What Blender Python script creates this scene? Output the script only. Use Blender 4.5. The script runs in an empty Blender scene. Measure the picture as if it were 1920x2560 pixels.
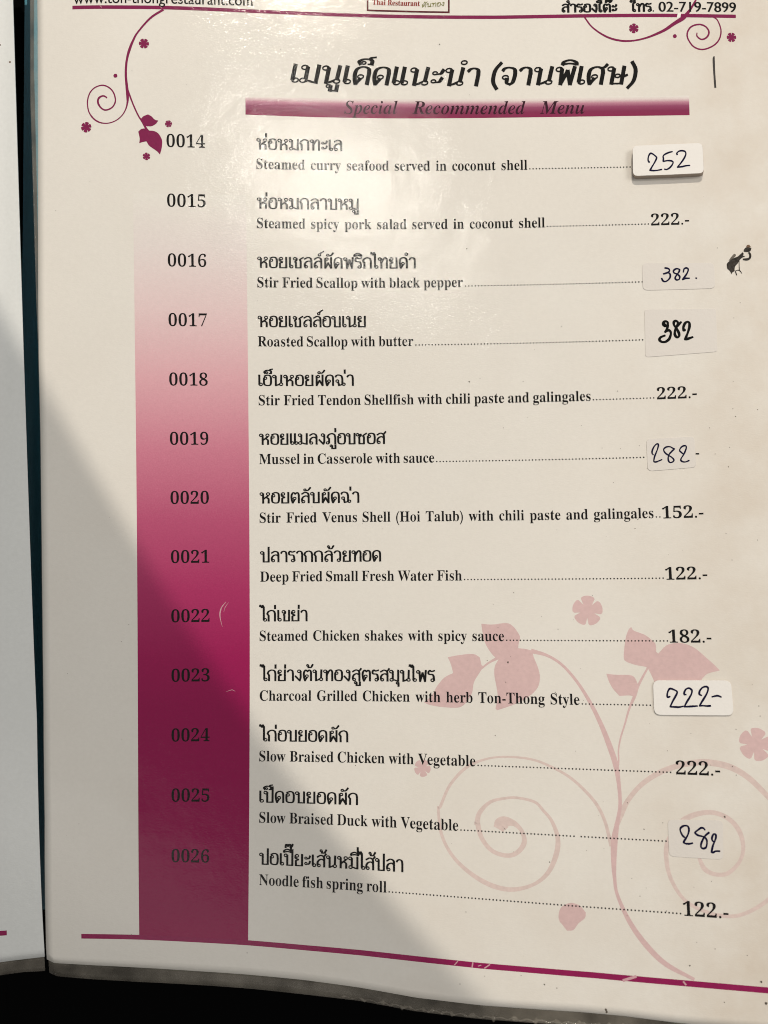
import bpy, bmesh, math, random
import numpy as np
from mathutils import Vector, Matrix, geometry
random.seed(7)
S = bpy.context.scene
COL = S.collection
MM = .001
# the page sheet is described in millimetres: u to the right, v downwards, h upwards
OX, OY, OZ = -110., 145., 12.
ST = {'vine_tl':[(48.21,4.36,0.668),(44.63,6.89,0.601),(41.1,11.01,0.507),(39.77,13.38,0.615),(38.69,16.1,0.76),(37.97,18.8,0.651),(37.66,21.5,0.651),(37.64,24.01,0.688),(37.84,26.33,0.76),(38.01,28.12,0.832),(38.09,29.73,0.76),(38.01,31.34,0.507),(37.53,33.13,0.362),(36.63,34.74,0.308),(35.2,36.09,0.308),(33.6,36.9,0.308),(31.81,37.23,0.308),(30.03,36.91,0.398),(28.43,35.92,0.434),(27.18,34.21,0.362),(26.69,32.24,0.362),(26.76,30.28,0.362),(27.4,28.5,0.362),(28.48,27.26,0.362),(29.92,26.55,0.362),(31.35,26.41,0.398),(32.78,27,0.398),(33.93,28.16,0.398),(34.54,29.76,0.398),(34.56,31.19,0.398),(33.9,32.44,0.398),(32.91,33.16,0.434),(31.66,33.43,0.434),(30.6,32.89,0.434),(29.8,31.73,0.543),(29.66,30.66,0.543),(30.08,29.86,0.543),(31.07,29.41,0.471),(31.87,29.68,0.434),(32.26,30.04,0.29)],'vine_tl_branch':[(38.24,27.76,0.362),(38.68,29.18,0.471),(39.32,30.96,0.434),(40.19,33.09,0.434),(41.23,35.22,0.434),(42.28,36.81,0.543),(43.15,38.4,0.615),(43.85,39.28,0.543)],'vine_tr':[(170.29,4.17,0.451),(172.25,6.93,0.451),(174.91,9.1,0.526),(177.97,10.68,0.601),(181.44,11.45,0.601),(184.94,11.39,0.526),(188.46,10.63,0.564),(191.61,9.46,0.714),(194.39,8.13,0.865),(197.19,6.25,1.052),(200,4.47,1.278),(202.05,2.09,0.752),(203.93,-0.89,0.489)],'vine_tr_curl':[(208.98,4.21,0.376),(210.35,5.19,0.376),(211.34,8.16,0.413),(210.76,10.94,0.451),(208.89,12.93,0.451),(205.67,14.12,0.451),(202.92,13.33,0.451),(201.21,10.97,0.451),(201.06,9,0.489),(202.3,7.22,0.489),(204.71,6.54,0.489),(206.68,7.2,0.489),(207.63,8.78,0.526),(206.98,10.36,0.526),(205.37,11.08,0.489),(204,10.17,0.451),(203.96,9.07,0.301)],'stem_short':[(137.45,193.03,0.49),(139.79,191.26,0.551),(142.63,189.77,0.919)],'stem_main':[(151.63,187.99,1.225),(155.96,189.23,0.796),(159.94,191.78,0.735),(163.82,196.3,0.796),(167.04,201.61,0.98),(169.65,207.13,1.225),(171.67,212.57,1.47),(173.13,217.42,1.47),(173.75,222.24,1.041),(173.9,227.55,0.919),(173.06,231.8,1.041),(172.04,236.55,1.715),(171.67,241.74,1.348),(171.72,245.83,0.919),(172.32,249.85,0.858),(175.3,256.16,1.225),(179.36,261.3,1.409),(183.96,265.11,1.225),(190.64,267.99,0.735)],'stem_thin':[(182.84,192.12,0.49),(180.16,196.77,0.674),(178.89,199.86,0.858),(177.34,203.21,0.551),(176.05,207.1,0.459),(174.78,210.7,0.429),(174.09,213.72,0.368),(174,216.58,0.429),(173.61,219.02,0.429)],'curl_right':[(172.74,232.87,1.225),(173.95,230.18,1.47),(176.04,226.4,1.225),(179.5,222.55,1.225),(184.01,219.47,1.348),(188.99,217.44,1.348),(194.42,216.36,1.531),(198.14,216.4,1.593),(202.3,217.26,1.593),(206.32,219.47,1.47),(210.17,223.19,1.348),(213.89,227.86,1.225),(215.47,233.81,1.103),(215.07,239.79,1.103),(212.73,245.35,0.98),(208.48,249.3,0.919),(203.76,252.06,0.858),(199.62,252.97,0.858),(194.48,252.33,0.858),(189.37,250.03,0.858),(186.16,245.48,0.98),(185.08,240.49,1.103),(185.85,235.85,1.225),(189.86,230.77,1.348),(195.81,228.6,1.164),(200.47,229.52,1.164),(203.39,232.43,1.225),(204.27,236.43,0.98),(203.18,240,0.858),(200.17,242.91,0.98),(197.04,243.35,0.98),(194.5,242.24,1.225),(193.32,239.79,0.858)],'curl_left':[(171.17,237.9,0.98),(169.76,231.96,0.858),(167.72,227.81,0.858),(164.51,224.2,0.796),(160.7,221.11,0.735),(156.25,218.81,0.674),(151.16,217.06,0.613),(144.85,216.54,0.551),(139.03,217.17,0.551),(133.16,219.61,0.796),(128.4,224.53,0.796),(125.71,230.2,0.796),(125.12,230.8,0.735),(125.95,237.37,0.858),(128.82,242.65,0.919),(133.4,246.66,1.103),(139.08,249.46,1.225),(144.73,250.23,1.103),(150.37,248.71,0.858),(154.36,245.6,1.103),(156.71,241.03,1.348),(157.28,236.8,1.225),(155.84,232.63,0.919),(153.66,230.05,0.796),(151.45,227.99,0.735),(146.91,227.1,0.674),(143.47,227.35,0.674),(139.42,228.51,0.858),(136.48,231.38,1.225),(135.75,234.14,1.409),(135.86,234.14,1.409),(136.96,237.88,1.225),(139.78,240.94,1.103),(143.76,241.88,1.103),(146.61,240.82,1.225),(148.36,238.33,1.348),(147.86,235.7,1.103),(146.19,233.9,1.348),(144.49,233.34,2.083),(143.35,233.51,3.185),(142.19,234.1,3.553),(141.72,234.94,2.94)]}
PL = {'leaf_tl_small':[(41.76,35.92),(42.47,35.11),(43.8,34.55),(44.77,35.06),(45.65,35.94),(46.7,36.27),(45.99,37.18),(44.93,37.83),(43.69,37.94),(42.81,37.69),(42.11,36.9)],'leaf_tl_big':[(41.02,39.5),(41.83,38.78),(42.98,38.58),(43.86,39.1),(45.44,39.24),(46.67,39.93),(47.55,41.34),(47.75,42.59),(47.52,44.38),(47.06,45.9),(46.28,45.03),(45.05,44.16),(44,43.38),(43.3,42.23),(42.24,42.43),(41.26,42.8),(41.4,41.46)],'leaf_twin':[(137.75,180.53),(140.87,180.73),(144.74,180.31),(146.5,181.1),(147.79,182.71),(148.49,184.17),(148.1,185.93),(147.89,187.25),(149.88,187.44),(151.77,187.89),(152.17,189.68),(153.26,192.56),(153.71,195.14),(153.12,197.73),(151.32,199.76),(148.67,201.52),(145.73,202.86),(141.75,204.22),(141.32,203.8),(141.97,200.49),(141.59,197.33),(141.15,194.44),(141.4,192.11),(142.62,190.06),(141.44,189.78),(139.85,187.89),(138.7,185.7),(138.15,183.34)],'leaf_left':[(128.2,189.89),(131.8,189.22),(135.38,188.95),(137.15,189.82),(137.65,192.01),(138.29,192.29),(136.78,194.5),(135.4,196.84),(134.92,199.46),(134.01,201.21),(132.5,202.97),(130.71,203.72),(126.55,203.65),(122.97,203.13),(121.33,202.43),(123.59,200.5),(125.12,197.85),(127.24,195.49),(129.64,194.29),(129.07,191.95)],'leaf_right':[(178.9,181.33),(179.56,182.33),(182.48,183.48),(184.5,185.18),(185.16,186.03),(185.2,188.01),(185.73,188.43),(187.93,186.31),(190.47,185.6),(192.95,185.87),(195.36,186.99),(197.69,189.08),(200,191.3),(201.38,192.81),(198.22,193.66),(196.78,194.91),(195.09,195.9),(184.37,196.02),(183.38,193.65),(182.61,192.26),(181.51,191.85),(179.84,191.58),(177.35,190.75),(176.55,189.76),(176.81,186.92),(177.36,184.06),(178.16,182.05)],'leaf_small':[(171.7,193.92),(174.1,194.18),(177.75,194.22),(179.13,194.82),(179.89,196.49),(180.17,196.49),(179.49,199.01),(178.75,199.86),(177.51,199.6),(174.98,199.78),(173.37,197.99),(172.32,196.03)],'worn_flower':[(156.97,255.69),(157.45,253.98),(158.86,252.86),(160.52,252.4),(162.54,252.92),(164.02,254.43),(163.76,255.76),(162.02,257.19),(160.72,258.79),(159.07,259.11),(157.9,257.79),(157.15,256.94)]}
FL = {'dark':[(42.77,14.3,1.448),(26.25,38.31,1.502),(49.56,37.1,1.013),(43.26,46.51,1.086),(184.94,7.72,1.466),(214.52,10.4,1.466)],'dots':[(34.66,23.64,0.579),(197.21,10.1,0.601)],'pale':[(167.25,176.87,4.166),(208.96,211.44,4.166),(120.75,220.29,2.328)]}
SK = {'S1':{'corners':[(183.24,43.8),(203.6,43.35),(203.75,52.28),(183.18,52.62)],'radius':1.462,'thick':1.9,'pen':0.468,'strokes':[[(187.92,48.7),(187.61,48.09),(187.74,47.05),(188.28,46.14),(188.94,46.25),(189.88,47.02),(190.09,47.55),(189.62,48.58),(188.85,49.84),(188.08,51.09,1),(189.11,51.21),(190.29,51.14),(191.48,50.94)],[(194.73,45.73),(193.69,45.98),(192.56,46.48),(192.03,46.99),(192.08,47.74),(192.02,48.56,1),(193.32,48.36),(194.36,48.46),(194.87,48.85),(194.62,49.59),(193.86,50.47),(192.95,50.97),(192.37,50.88)],[(196.12,46.62),(196.06,46.25),(196.67,45.66),(197.71,45.53),(198.52,45.85),(198.64,46.68),(198.08,47.87),(197,49.34),(196.08,50.37,1),(197.42,50.25),(198.61,50.01),(199.72,49.93)]]},'S2':{'corners':[(185.75,77.58),(206.43,78.21),(206.4,85.78),(185.73,85.56)],'radius':1.51,'thick':0.12,'pen':0.496,'strokes':[[(192.27,79.23),(193.23,79.48),(193.53,80.15),(192.76,80.68),(191.79,80.97,1),(193.19,80.69),(193.71,81.37),(193.46,82.35),(192.46,83.2),(191.61,83.06),(191.2,82.27)],[(196.45,79.82),(195.6,79.56),(194.72,80.08),(194.81,80.75),(195.76,81.22),(196.38,81.91),(196.24,82.68),(195.48,82.87),(195.07,82.3),(195.53,81.44),(196.21,80.58),(196.45,79.93)],[(197.5,80.63),(197.75,79.75),(198.41,79.45),(198.93,79.91),(198.56,81),(197.88,81.97),(197.2,82.82,1),(198.07,82.52),(199.15,82.52)],[(201.03,82.55),(201.2,82.6)]]},'S3':{'corners':[(186.08,91.23),(206.34,91.73),(206.12,104.35),(185.84,105.14)],'radius':0.877,'thick':0.12,'pen':0.731,'strokes':[[(191.49,95.73),(191.76,96.33),(191.19,96.01),(191.22,95.35),(191.81,94.92),(192.44,95.24),(192.41,96.21),(192.23,97.09),(191.62,98.03,1),(192.57,97.55),(193.2,98.09),(193.16,99.05),(192.62,100.22),(191.58,100.92),(190.58,100.88),(189.96,100.27),(190.34,99.54),(191.51,99.07)],[(196.26,95.32),(195.51,96.03),(194.76,96.74),(194.22,95.98),(194.24,95.24),(194.76,94.89),(195.32,95.28),(195.29,96.02),(194.76,96.89),(194.43,97.92),(194.39,98.95),(194.93,99.72),(195.51,99.44),(195.55,98.56),(195.02,97.35),(194.62,96.59)],[(197.24,97.59),(196.87,97.79),(196.84,96.98),(197.31,95.81),(198.05,95.32),(198.61,95.71),(198.56,96.9),(198.15,98.22),(197.67,99.38),(197.26,100.4,1),(198.2,100.22),(199.36,99.83)]]},'S4':{'corners':[(185.23,128.9),(198.43,128.56),(198.5,137.34),(185.29,138.03)],'radius':1.253,'thick':0.14,'pen':0.426,'strokes':[[(186.91,133.43),(186.63,132.99),(186.73,132.12),(187.31,131.02),(188,130.4),(188.47,130.56),(188.24,131.67),(187.78,132.78),(187.31,133.88),(187.03,134.98),(187.07,135.42),(187.6,135.5),(188.45,135.22),(189.24,134.89)],[(192.83,132.01),(192.31,131.69),(191.61,131.29),(190.66,131.32),(189.98,131.79),(189.89,132.35),(190.34,133.11),(191.14,133.75),(192.07,134.4),(192.51,135.04),(192.25,135.59),(191.53,135.81),(191.07,135.36),(190.99,134.49),(191.21,133.63),(191.9,132.79),(192.77,132.01)],[(195.09,133.39),(194.52,132.88),(194.24,132.5),(194.52,131.76),(195.2,131.23),(195.91,131.17),(196.1,131.7),(195.71,132.8),(195.19,133.77),(194.55,134.74),(194.46,135.35),(195.09,135.74),(195.92,135.71),(196.65,135.39)]]},'S5':{'corners':[(183.9,195.53),(203.89,195.36),(203.97,204.26),(183.8,204.52)],'radius':1.761,'thick':0.45,'pen':0.48,'strokes':[[(188.08,199.71),(187.49,199.86),(187.39,199.22),(187.65,198.35),(188.19,197.65),(189.18,197.89),(190.01,198.46),(189.51,199.62),(188.72,200.92),(188,202.36,1),(189.07,202.37),(190.21,202.4),(191.36,202.16)],[(192.25,199.14),(191.8,199.08),(191.94,198.29),(192.48,197.63),(193.2,197.48),(193.81,197.98),(193.69,198.84),(193.05,199.99),(192.27,201.15),(191.64,202.3,1),(192.78,202.21),(193.91,202.12),(194.98,202.03)],[(196.2,199.3),(195.66,198.95),(195.86,198.09),(196.54,197.3),(197.48,197),(198.01,197.42),(197.65,198.64),(196.87,199.93),(196.09,201.09),(195.55,201.95,1),(196.46,201.93),(197.44,201.99),(198.29,201.93)],[(198.86,199.62),(199.71,199.4),(200.41,199.34),(201.16,199.62)]]},'S6':{'corners':[(185.92,230.8),(199.68,230.36),(199.21,239.73),(185.82,239.67)],'radius':1.302,'thick':0.12,'pen':0.473,'strokes':[[(189.87,234.89),(189.38,234.41),(189.01,233.64),(188.95,232.85),(189.5,232.28),(190.33,232.04),(190.93,232.26),(191.1,233.04),(190.84,234.05),(190.27,235.06),(189.71,235.88),(189.59,236.18),(190.2,236.4),(191.01,236.4),(191.84,236.19)],[(195.08,232.85),(194.7,232.43),(194.09,232.46),(193.24,233.04),(192.59,233.66),(193.27,234.22),(194.18,234.42),(194.88,234.64),(195.35,235.2),(195.41,235.98),(195.15,236.98),(194.52,237.35),(193.92,237.14),(193.91,236.45),(194.21,235.65),(194.78,234.64),(195.32,234.02),(196.06,233.45)],[(197.25,235.6),(196.85,235.42),(196.69,234.84),(196.93,234.14),(197.31,233.73),(197.7,233.91),(197.65,234.69),(197.24,235.69),(196.78,236.7),(196.4,238.08,1),(196.8,238.16),(197.42,237.83),(198.43,237.76)]]}}
BL = {'body':[(210.16,78.65),(210.87,77.94),(212,77.15),(213.38,76.65),(214.04,76.12),(214.9,75.41),(215.14,75.89),(214.93,76.44),(215.55,76.66),(214.34,77.26),(213.77,77.88),(213.27,78.7),(212.51,79.5),(212.28,80.33),(212.25,80.89),(211.6,81.33),(211.3,81.83),(210.9,80.83),(210.22,80.15),(210.12,79.4)],'wing':[(210.7,77.74),(211.67,76.48),(212.43,75.81),(212.91,76.07),(212.75,76.53),(212,77.15),(211.15,77.72)],'head':[(215.19,75.05),(215.4,74.5),(215.97,74.05),(216.88,74.14),(217.5,74.36),(217.09,75.23),(216.26,75.43),(215.36,75.34)],'tip':[(215.98,73.87),(216.28,73.37),(216.93,73.25),(217.17,73.74),(217.52,74.03),(216.88,74.1),(216.2,74.05)]}
BS = [[(216.61,75.58,0.452),(216.95,76.07,0.633),(217,76.73,0.633),(216.69,77.37,0.633),(215.95,77.61,0.724),(214.87,77.56,0.498)],[(213.73,77.79,0.217),(213.65,79.19,0.217),(213.65,80.86,0.308)],[(212.34,80.99,0.217),(213.07,80.7,0.181),(213.78,80.92,0.308),(214.32,81.74,0.163)],[(212.51,81.09,0.308),(212.81,82.22,0.308)],[(212.39,80.06,0.127),(212.98,79.15,0.127),(213.46,78.62,0.127)]]
PEN = [(208.98,16.17,0.334),(208.8,17.36,0.668),(208.86,21.57,0.601),(209,25.78,0.601)]
SPK = [(81.53,14.49,0.231),(127.64,12.15,0.289),(135.05,72.2,0.346),(135.32,110.96,0.37),(138.44,110.2,0.173),(207.61,73.84,0.231),(209.46,121.11,0.231),(216.16,121.69,0.254),(207.91,132.03,0.231),(207.24,137.57,0.277),(145.02,191.17,0.52),(139.24,190.68,0.208),(142.43,181.58,0.185),(159.03,181.97,0.231),(200.22,229.49,0.462),(179.76,233.45,0.3),(154.97,242.81,0.277),(189.69,264.95,0.346),(152.91,272.19,0.346),(206.91,267.3,0.462),(207.86,272.07,1.27),(34.81,184.95,0.185),(101.86,220.01,0.208),(89.46,146.82,0.208),(213.3,90.36,0.231),(213.49,158.16,0.208),(206.48,163.43,0.208),(178.01,249.61,0.208),(156.09,272.74,0.231),(68.66,153.93,0.162),(164.43,167.24,0.173),(210.58,204.32,0.231),(210.47,201.8,0.231),(134.19,76.62,0.15),(168.49,276.59,0.693),(168.68,277.11,0.693),(113.37,62.48,0.173),(17.32,61.89,0.185),(132.48,256.62,0.208),(71.11,271.81,0.231),(130.77,274.21,0.231),(137.37,271.66,0.185)]
EDGE_BOT = [(12.42,277.53),(25.23,277.83),(39.13,277.91),(54.92,277.88),(71.52,277.66),(87.62,277.59),(103.48,277.91),(118.92,278.71),(136.05,278.68),(150.65,278.13),(161.9,277.71),(172.97,277.65),(186.84,278.14)]
LAM_BOT = [(12.04,281.6),(25.05,282.14),(39.05,282.17),(71.56,281.45),(103.52,281.3),(118.94,282.09),(136.03,281.96),(154.7,281.21),(172.89,280.53),(186.75,281)]
EDGE_LEFT = [(12,-3.4),(12.1,8.17),(12.1,43.2),(11.98,86.03),(12.08,104.3),(12.47,123.13),(12.79,161.32),(13.02,201.16),(12.87,235.46),(11.9,274.26)]
LEFT = {'edge':[(4.19,-4.27),(4.39,0.41),(7.64,104.21),(11.02,206.82),(11.24,275.49)],'bottom':[(11.22,275.74),(5.12,276.63),(-2.1,277.71)],'lam':[(11.18,280.15),(4.81,280.74),(-2.48,281.9)],'rule':[(0.66,267.89),(0.56,269.36),(-8.45,268.54),(-8.57,270.03)],'specks':[(3.51,18.29),(0.41,13.11)]}
TH = [(74.41,98.9),(74.4,103.6),(74.36,120),(74.31,105.32),(74.4,101.68),(74.37,111.07),(74.37,103.01),(74.41,109.19),(74.22,87.85),(74.35,124.55),(74.26,99.58),(74.36,102.4),(74.36,115.2)]
EN = [(74.37,152.91,183.35),(74.34,157.81,188.2),(74.3,133.81,185.84),(74.25,119.25,185.31),(74.34,169.98,188.24),(74.32,124.95,185.12),(74.33,186.29,188.18),(74.38,132.49,188.35),(74.21,144.06,188.44),(74.23,164.23,183.68),(74.16,135.5,188.25),(74.27,130.58,185.93),(74.42,110.7,188.2)]
TOPR = [(22.41,3.99),(36.03,3.95),(50.69,3.7),(60.96,3.66),(81.33,3.67),(111.43,3.88),(127.82,3.99),(145.31,4.07),(160.75,3.93),(170.56,3.85),(192.9,3.82),(216.13,3.98)]
BOTR = [(22.41,269.31),(39.27,269.16),(54.92,269.19),(71.43,269.1),(87.51,269.19),(103.39,269.13),(118.89,269.26),(136.12,269.31),(149.76,269.12),(165.67,268.97),(187.16,269.04),(208.44,269.16),(215.02,269.17)]
BAR = [(71.32,33.81),(88.1,33.98),(111.26,34.06),(139.27,33.94),(168.55,33.87),(200.98,33.91)]
BART = [(71.35,28.79),(88.13,28.4),(111.3,28.44),(139.32,28.16),(168.64,28),(201.16,28.02)]
URL = [(22.76,2.99),(73.56,2.1)]
LOGO = [(106.7,-8.12),(106.66,2.24),(130.41,2.57),(130.5,-8.44)]
LOGOT = [(108.02,0.53),(121.93,0.74)]
LOGOTH = [(122.72,1.11),(129.06,0.57)]
HDR = [[(163.84,2.67),(179.87,2.71)],[(184.15,2.61),(190.98,2.59)],[(192.47,2.71),(216.3,2.74)]]
TITLE = [[(85.04,23.91),(138.74,24.31)],[(143.35,24.12),(185.05,24.23)]]
SUB = [[(99.66,32.87),(115.31,32.74)],[(119.5,32.72),(152.62,32.89)],[(156.83,32.88),(169.85,33)]]
DASH = [(198.58,133.53),(199.58,133.57)]
CAM_C = [115.741,-156.352,222.087]
CAM_R = [[0.9996591, -0.0081873, -0.0247911], [0.0090542, 0.9993442, 0.0350604], [0.0244878, -0.0352729, 0.9990777]]
H_C = [9.615,13.288,9.513,3.78,7.216,3.437,-2.421,-3.37,0.856,-5.782,-3.973,-3.477,-0.994,-0.312,-6.605,-2.069,3.847,2.952]
A_C = [-0.211,-0.149,-0.124,-0.483,-0.758,-0.432,-0.2,-0.128,-0.501,-0.444,0.157,-0.14]
B_C = [0.211,-0.041,0.002,0.61,0.423,0.23,-0.446,0.389,0.38,-0.082,0.019,-0.237]
V_ROW = {'num': 43.68, 'thai': 43.62, 'eng': 49.32, 'pr': 49.52, 'top': 3.96, 'bot': 269.15, 'edge': 278.03, 'bart': 33.89}
U_COL = {'numL': 48.95, 'numR': 59.84, 'engL': 74.52, 'prL': 188.66, 'prR': 199.77, 'bandL': 39.54, 'bandR': 71.33, 'pgL': 12.28}

# ------------------------------------------------------------------ camera
cam = bpy.data.cameras.new('camera')
cam.sensor_fit = 'HORIZONTAL'; cam.sensor_width = 36.; cam.lens = 1922/1920*36
cam.clip_start = .01; cam.clip_end = 20.
cam.dof.use_dof = True; cam.dof.focus_distance = .222; cam.dof.aperture_fstop = 18.
camo = bpy.data.objects.new('camera', cam); COL.objects.link(camo)
RT = Matrix(CAM_R).transposed().to_4x4()
camo.matrix_world = Matrix.Translation(((CAM_C[0]+OX)*MM, (CAM_C[1]+OY)*MM, (CAM_C[2]+OZ)*MM)) @ RT
S.camera = camo
# ------------------------------------------------------------------ light: a dim dining room, a lamp overhead, an added warm spot and an added fill
w = bpy.data.worlds.new('World'); S.world = w; w.use_nodes = True
w.node_tree.nodes['Background'].inputs[0].default_value = (.97, .95, .88, 1)
w.node_tree.nodes['Background'].inputs[1].default_value = .235
def aim(o, loc, target):
    o.location = loc
    o.rotation_euler = (Vector(target)-Vector(loc)).to_track_quat('-Z', 'Y').to_euler()
def lamp(name, sx, sy, power, color, loc, target):
    l = bpy.data.lights.new(name, 'AREA'); l.shape = 'RECTANGLE'; l.size = sx; l.size_y = sy; l.energy = power; l.color = color
    o = bpy.data.objects.new(name, l); COL.objects.link(o); aim(o, loc, target)
lamp('ceiling_lamp', .05, .09, 2.5, (1., .95, .86), (.035, .66, 1.5), (0, .05, 0))
lamp('added_fill_light', .8, .8, 9.6, (1., .95, .88), (1.22, .42, 1.4), (0, 0, 0))  # added fill from an unseen source, set clear of the page's reflections
lamp('wall_lamp', .8, .5, .9, (1., .93, .86), (-.68, -.96, 1.5), (0, -.1, 0))
K = bpy.data.lights.new('shadow_edge_spot', 'SPOT'); K.energy = 45.; K.color = (1., .905, .76); K.shadow_soft_size = .003
ko = bpy.data.objects.new('shadow_edge_spot', K); COL.objects.link(ko)
# unseen added spot; its cone edge draws the phone's shadow over the lower left
sp = Vector((-.02, 1.08, 1.0))
pa = Vector(((8.5+OX)*MM, (-121+OY)*MM, .012)); pb = Vector(((120+OX)*MM, (-274+OY)*MM, .02))
mid = (((pa+pb)/2)-sp).normalized()
nrm = (pa-sp).cross(pb-sp).normalized()
if nrm.dot(Vector((.08, .12, .012))-sp) < 0: nrm.negate()
HALF = math.radians(38)
axis = mid*math.cos(HALF)+nrm*math.sin(HALF)
ko.location = sp; ko.rotation_euler = axis.to_track_quat('-Z', 'Y').to_euler()
K.spot_size = 2*HALF; K.spot_blend = .007
S.view_settings.view_transform = 'Standard'; S.view_settings.look = 'None'
S.view_settings.exposure = .075; S.view_settings.gamma = 1.
S.cycles.max_bounces = 6
S.cycles.pixel_filter_type = 'BLACKMAN_HARRIS'; S.cycles.filter_width = 1.05
# ------------------------------------------------------------------ the curved sheet
HB = [(i, n-i) for n in range(2, 6) for i in range(n+1)]
AB = [(i, n-i) for n in range(2, 5) for i in range(n+1)]
def sheet_h(u, v):
    U, V = (u-105)/105, (v-145)/145
    return sum(c*U**i*V**j for (i, j), c in zip(HB, H_C))
def raw(u, v):
    uc = max(u, 2.); vc = max(v, -30.)
    U, V = (uc-105)/105, (vc-145)/145
    a = sum(c*U**i*V**j for (i, j), c in zip(AB, A_C))
    b = sum(c*U**i*V**j for (i, j), c in zip(AB, B_C))
    return Vector((u+a+OX, -(v+b)+OY, sheet_h(uc, vc)+OZ))
def sheet(u, v, off=0.):
    p = raw(u, v)
    if off:
        n = (raw(u+.5, v)-raw(u-.5, v)).cross(raw(u, v-.5)-raw(u, v+.5)).normalized()
        p = p+n*off
    return p*MM
# ------------------------------------------------------------------ materials
def mat(name, color=(.8, .8, .8), rough=.6, coat=0., coat_rough=.2, spec=.4):
    m = bpy.data.materials.new(name); m.use_nodes = True
    b = m.node_tree.nodes['Principled BSDF']
    b.inputs['Base Color'].default_value = (*color, 1); b.inputs['Roughness'].default_value = rough
    b.inputs['Specular IOR Level'].default_value = spec
    b.inputs['Coat Weight'].default_value = coat; b.inputs['Coat Roughness'].default_value = coat_rough
    return m
def N(m, t, **kw):
    n = m.node_tree.nodes.new(t)
    for k, v in kw.items():
        if k in n.inputs: n.inputs[k].default_value = v
        else: setattr(n, k, v)
    return n
def lk(m, a, b): m.node_tree.links.new(a, b)
def film_bump(m, strength=1., base_too=True):
    """grain of the laminating film: fine pebbling, broken into patches, over slow waves of the card"""
    b = m.node_tree.nodes['Principled BSDF']
    tc = N(m, 'ShaderNodeTexCoord')
    mp = N(m, 'ShaderNodeMapping'); mp.inputs['Scale'].default_value = (1250, 3000, 900); lk(m, tc.outputs['Object'], mp.inputs[0])
    n1 = N(m, 'ShaderNodeTexNoise', Scale=1., Detail=3., Roughness=.6); lk(m, mp.outputs[0], n1.inputs['Vector'])
    n2 = N(m, 'ShaderNodeTexNoise', Scale=75., Detail=3., Roughness=.55); lk(m, tc.outputs['Object'], n2.inputs['Vector'])
    n3 = N(m, 'ShaderNodeTexNoise', Scale=16., Detail=2.); lk(m, tc.outputs['Object'], n3.inputs['Vector'])
    b1 = N(m, 'ShaderNodeBump', Strength=min(1., .75*strength), Distance=.000045); lk(m, n1.outputs[0], b1.inputs['Height'])
    b2 = N(m, 'ShaderNodeBump', Strength=.28, Distance=.0009); lk(m, n2.outputs[0], b2.inputs['Height']); lk(m, b1.outputs[0], b2.inputs['Normal'])
    b3 = N(m, 'ShaderNodeBump', Strength=.42, Distance=.002); lk(m, n3.outputs[0], b3.inputs['Height']); lk(m, b2.outputs[0], b3.inputs['Normal'])
    lk(m, b3.outputs[0], b.inputs['Coat Normal'])
    if base_too:
        b4 = N(m, 'ShaderNodeBump', Strength=.12, Distance=.00022); lk(m, n1.outputs[0], b4.inputs['Height'])
        lk(m, b4.outputs[0], b.inputs['Normal'])
    return tc
CR_ = .11
def laminated(name, color, var=.03):
    m = mat(name, color, .7, .75, CR_, .06)
    tc = film_bump(m)
    b = m.node_tree.nodes['Principled BSDF']
    n = N(m, 'ShaderNodeTexNoise', Scale=900., Detail=2.); lk(m, tc.outputs['Object'], n.inputs['Vector'])
    n2 = N(m, 'ShaderNodeTexNoise', Scale=28., Detail=4.); lk(m, tc.outputs['Object'], n2.inputs['Vector'])
    ad = N(m, 'ShaderNodeMath', operation='ADD'); lk(m, n.outputs[0], ad.inputs[0]); lk(m, n2.outputs[0], ad.inputs[1])
    r = N(m, 'ShaderNodeMapRange'); lk(m, ad.outputs[0], r.inputs[0])
    r.inputs[1].default_value = .7; r.inputs[2].default_value = 1.3; r.inputs[3].default_value = 1-var; r.inputs[4].default_value = 1+var
    hs = N(m, 'ShaderNodeHueSaturation', Color=(*color, 1)); lk(m, r.outputs[0], hs.inputs['Value'])
    lk(m, hs.outputs[0], b.inputs['Base Color'])
    return m
PAPER = (.81, .785, .75)
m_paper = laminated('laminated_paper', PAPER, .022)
b_ = m_paper.node_tree.nodes['Principled BSDF']; hs_ = [n for n in m_paper.node_tree.nodes if n.type == 'HUE_SAT'][0]
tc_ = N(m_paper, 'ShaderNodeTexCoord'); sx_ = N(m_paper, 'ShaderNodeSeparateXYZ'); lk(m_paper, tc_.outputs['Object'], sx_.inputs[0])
# handled margin: the outer edge has yellowed and gone grubby in patches; light falloff towards the lower right is painted in too
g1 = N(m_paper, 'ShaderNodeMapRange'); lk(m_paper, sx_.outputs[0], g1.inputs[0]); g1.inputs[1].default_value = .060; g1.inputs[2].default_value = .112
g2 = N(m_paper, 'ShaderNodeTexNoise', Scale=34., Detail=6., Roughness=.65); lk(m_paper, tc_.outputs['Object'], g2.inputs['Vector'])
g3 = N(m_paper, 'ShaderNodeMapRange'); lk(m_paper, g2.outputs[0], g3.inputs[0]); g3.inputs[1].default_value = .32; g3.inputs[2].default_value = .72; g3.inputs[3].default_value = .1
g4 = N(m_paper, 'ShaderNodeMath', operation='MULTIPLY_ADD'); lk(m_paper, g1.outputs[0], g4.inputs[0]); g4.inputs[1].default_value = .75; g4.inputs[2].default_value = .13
g5 = N(m_paper, 'ShaderNodeMath', operation='MULTIPLY'); g7 = N(m_paper, 'ShaderNodeMapRange'); lk(m_paper, sx_.outputs[1], g7.inputs[0]); g7.inputs[1].default_value = -.04; g7.inputs[2].default_value = -.15; g7.inputs[4].default_value = .5
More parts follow.
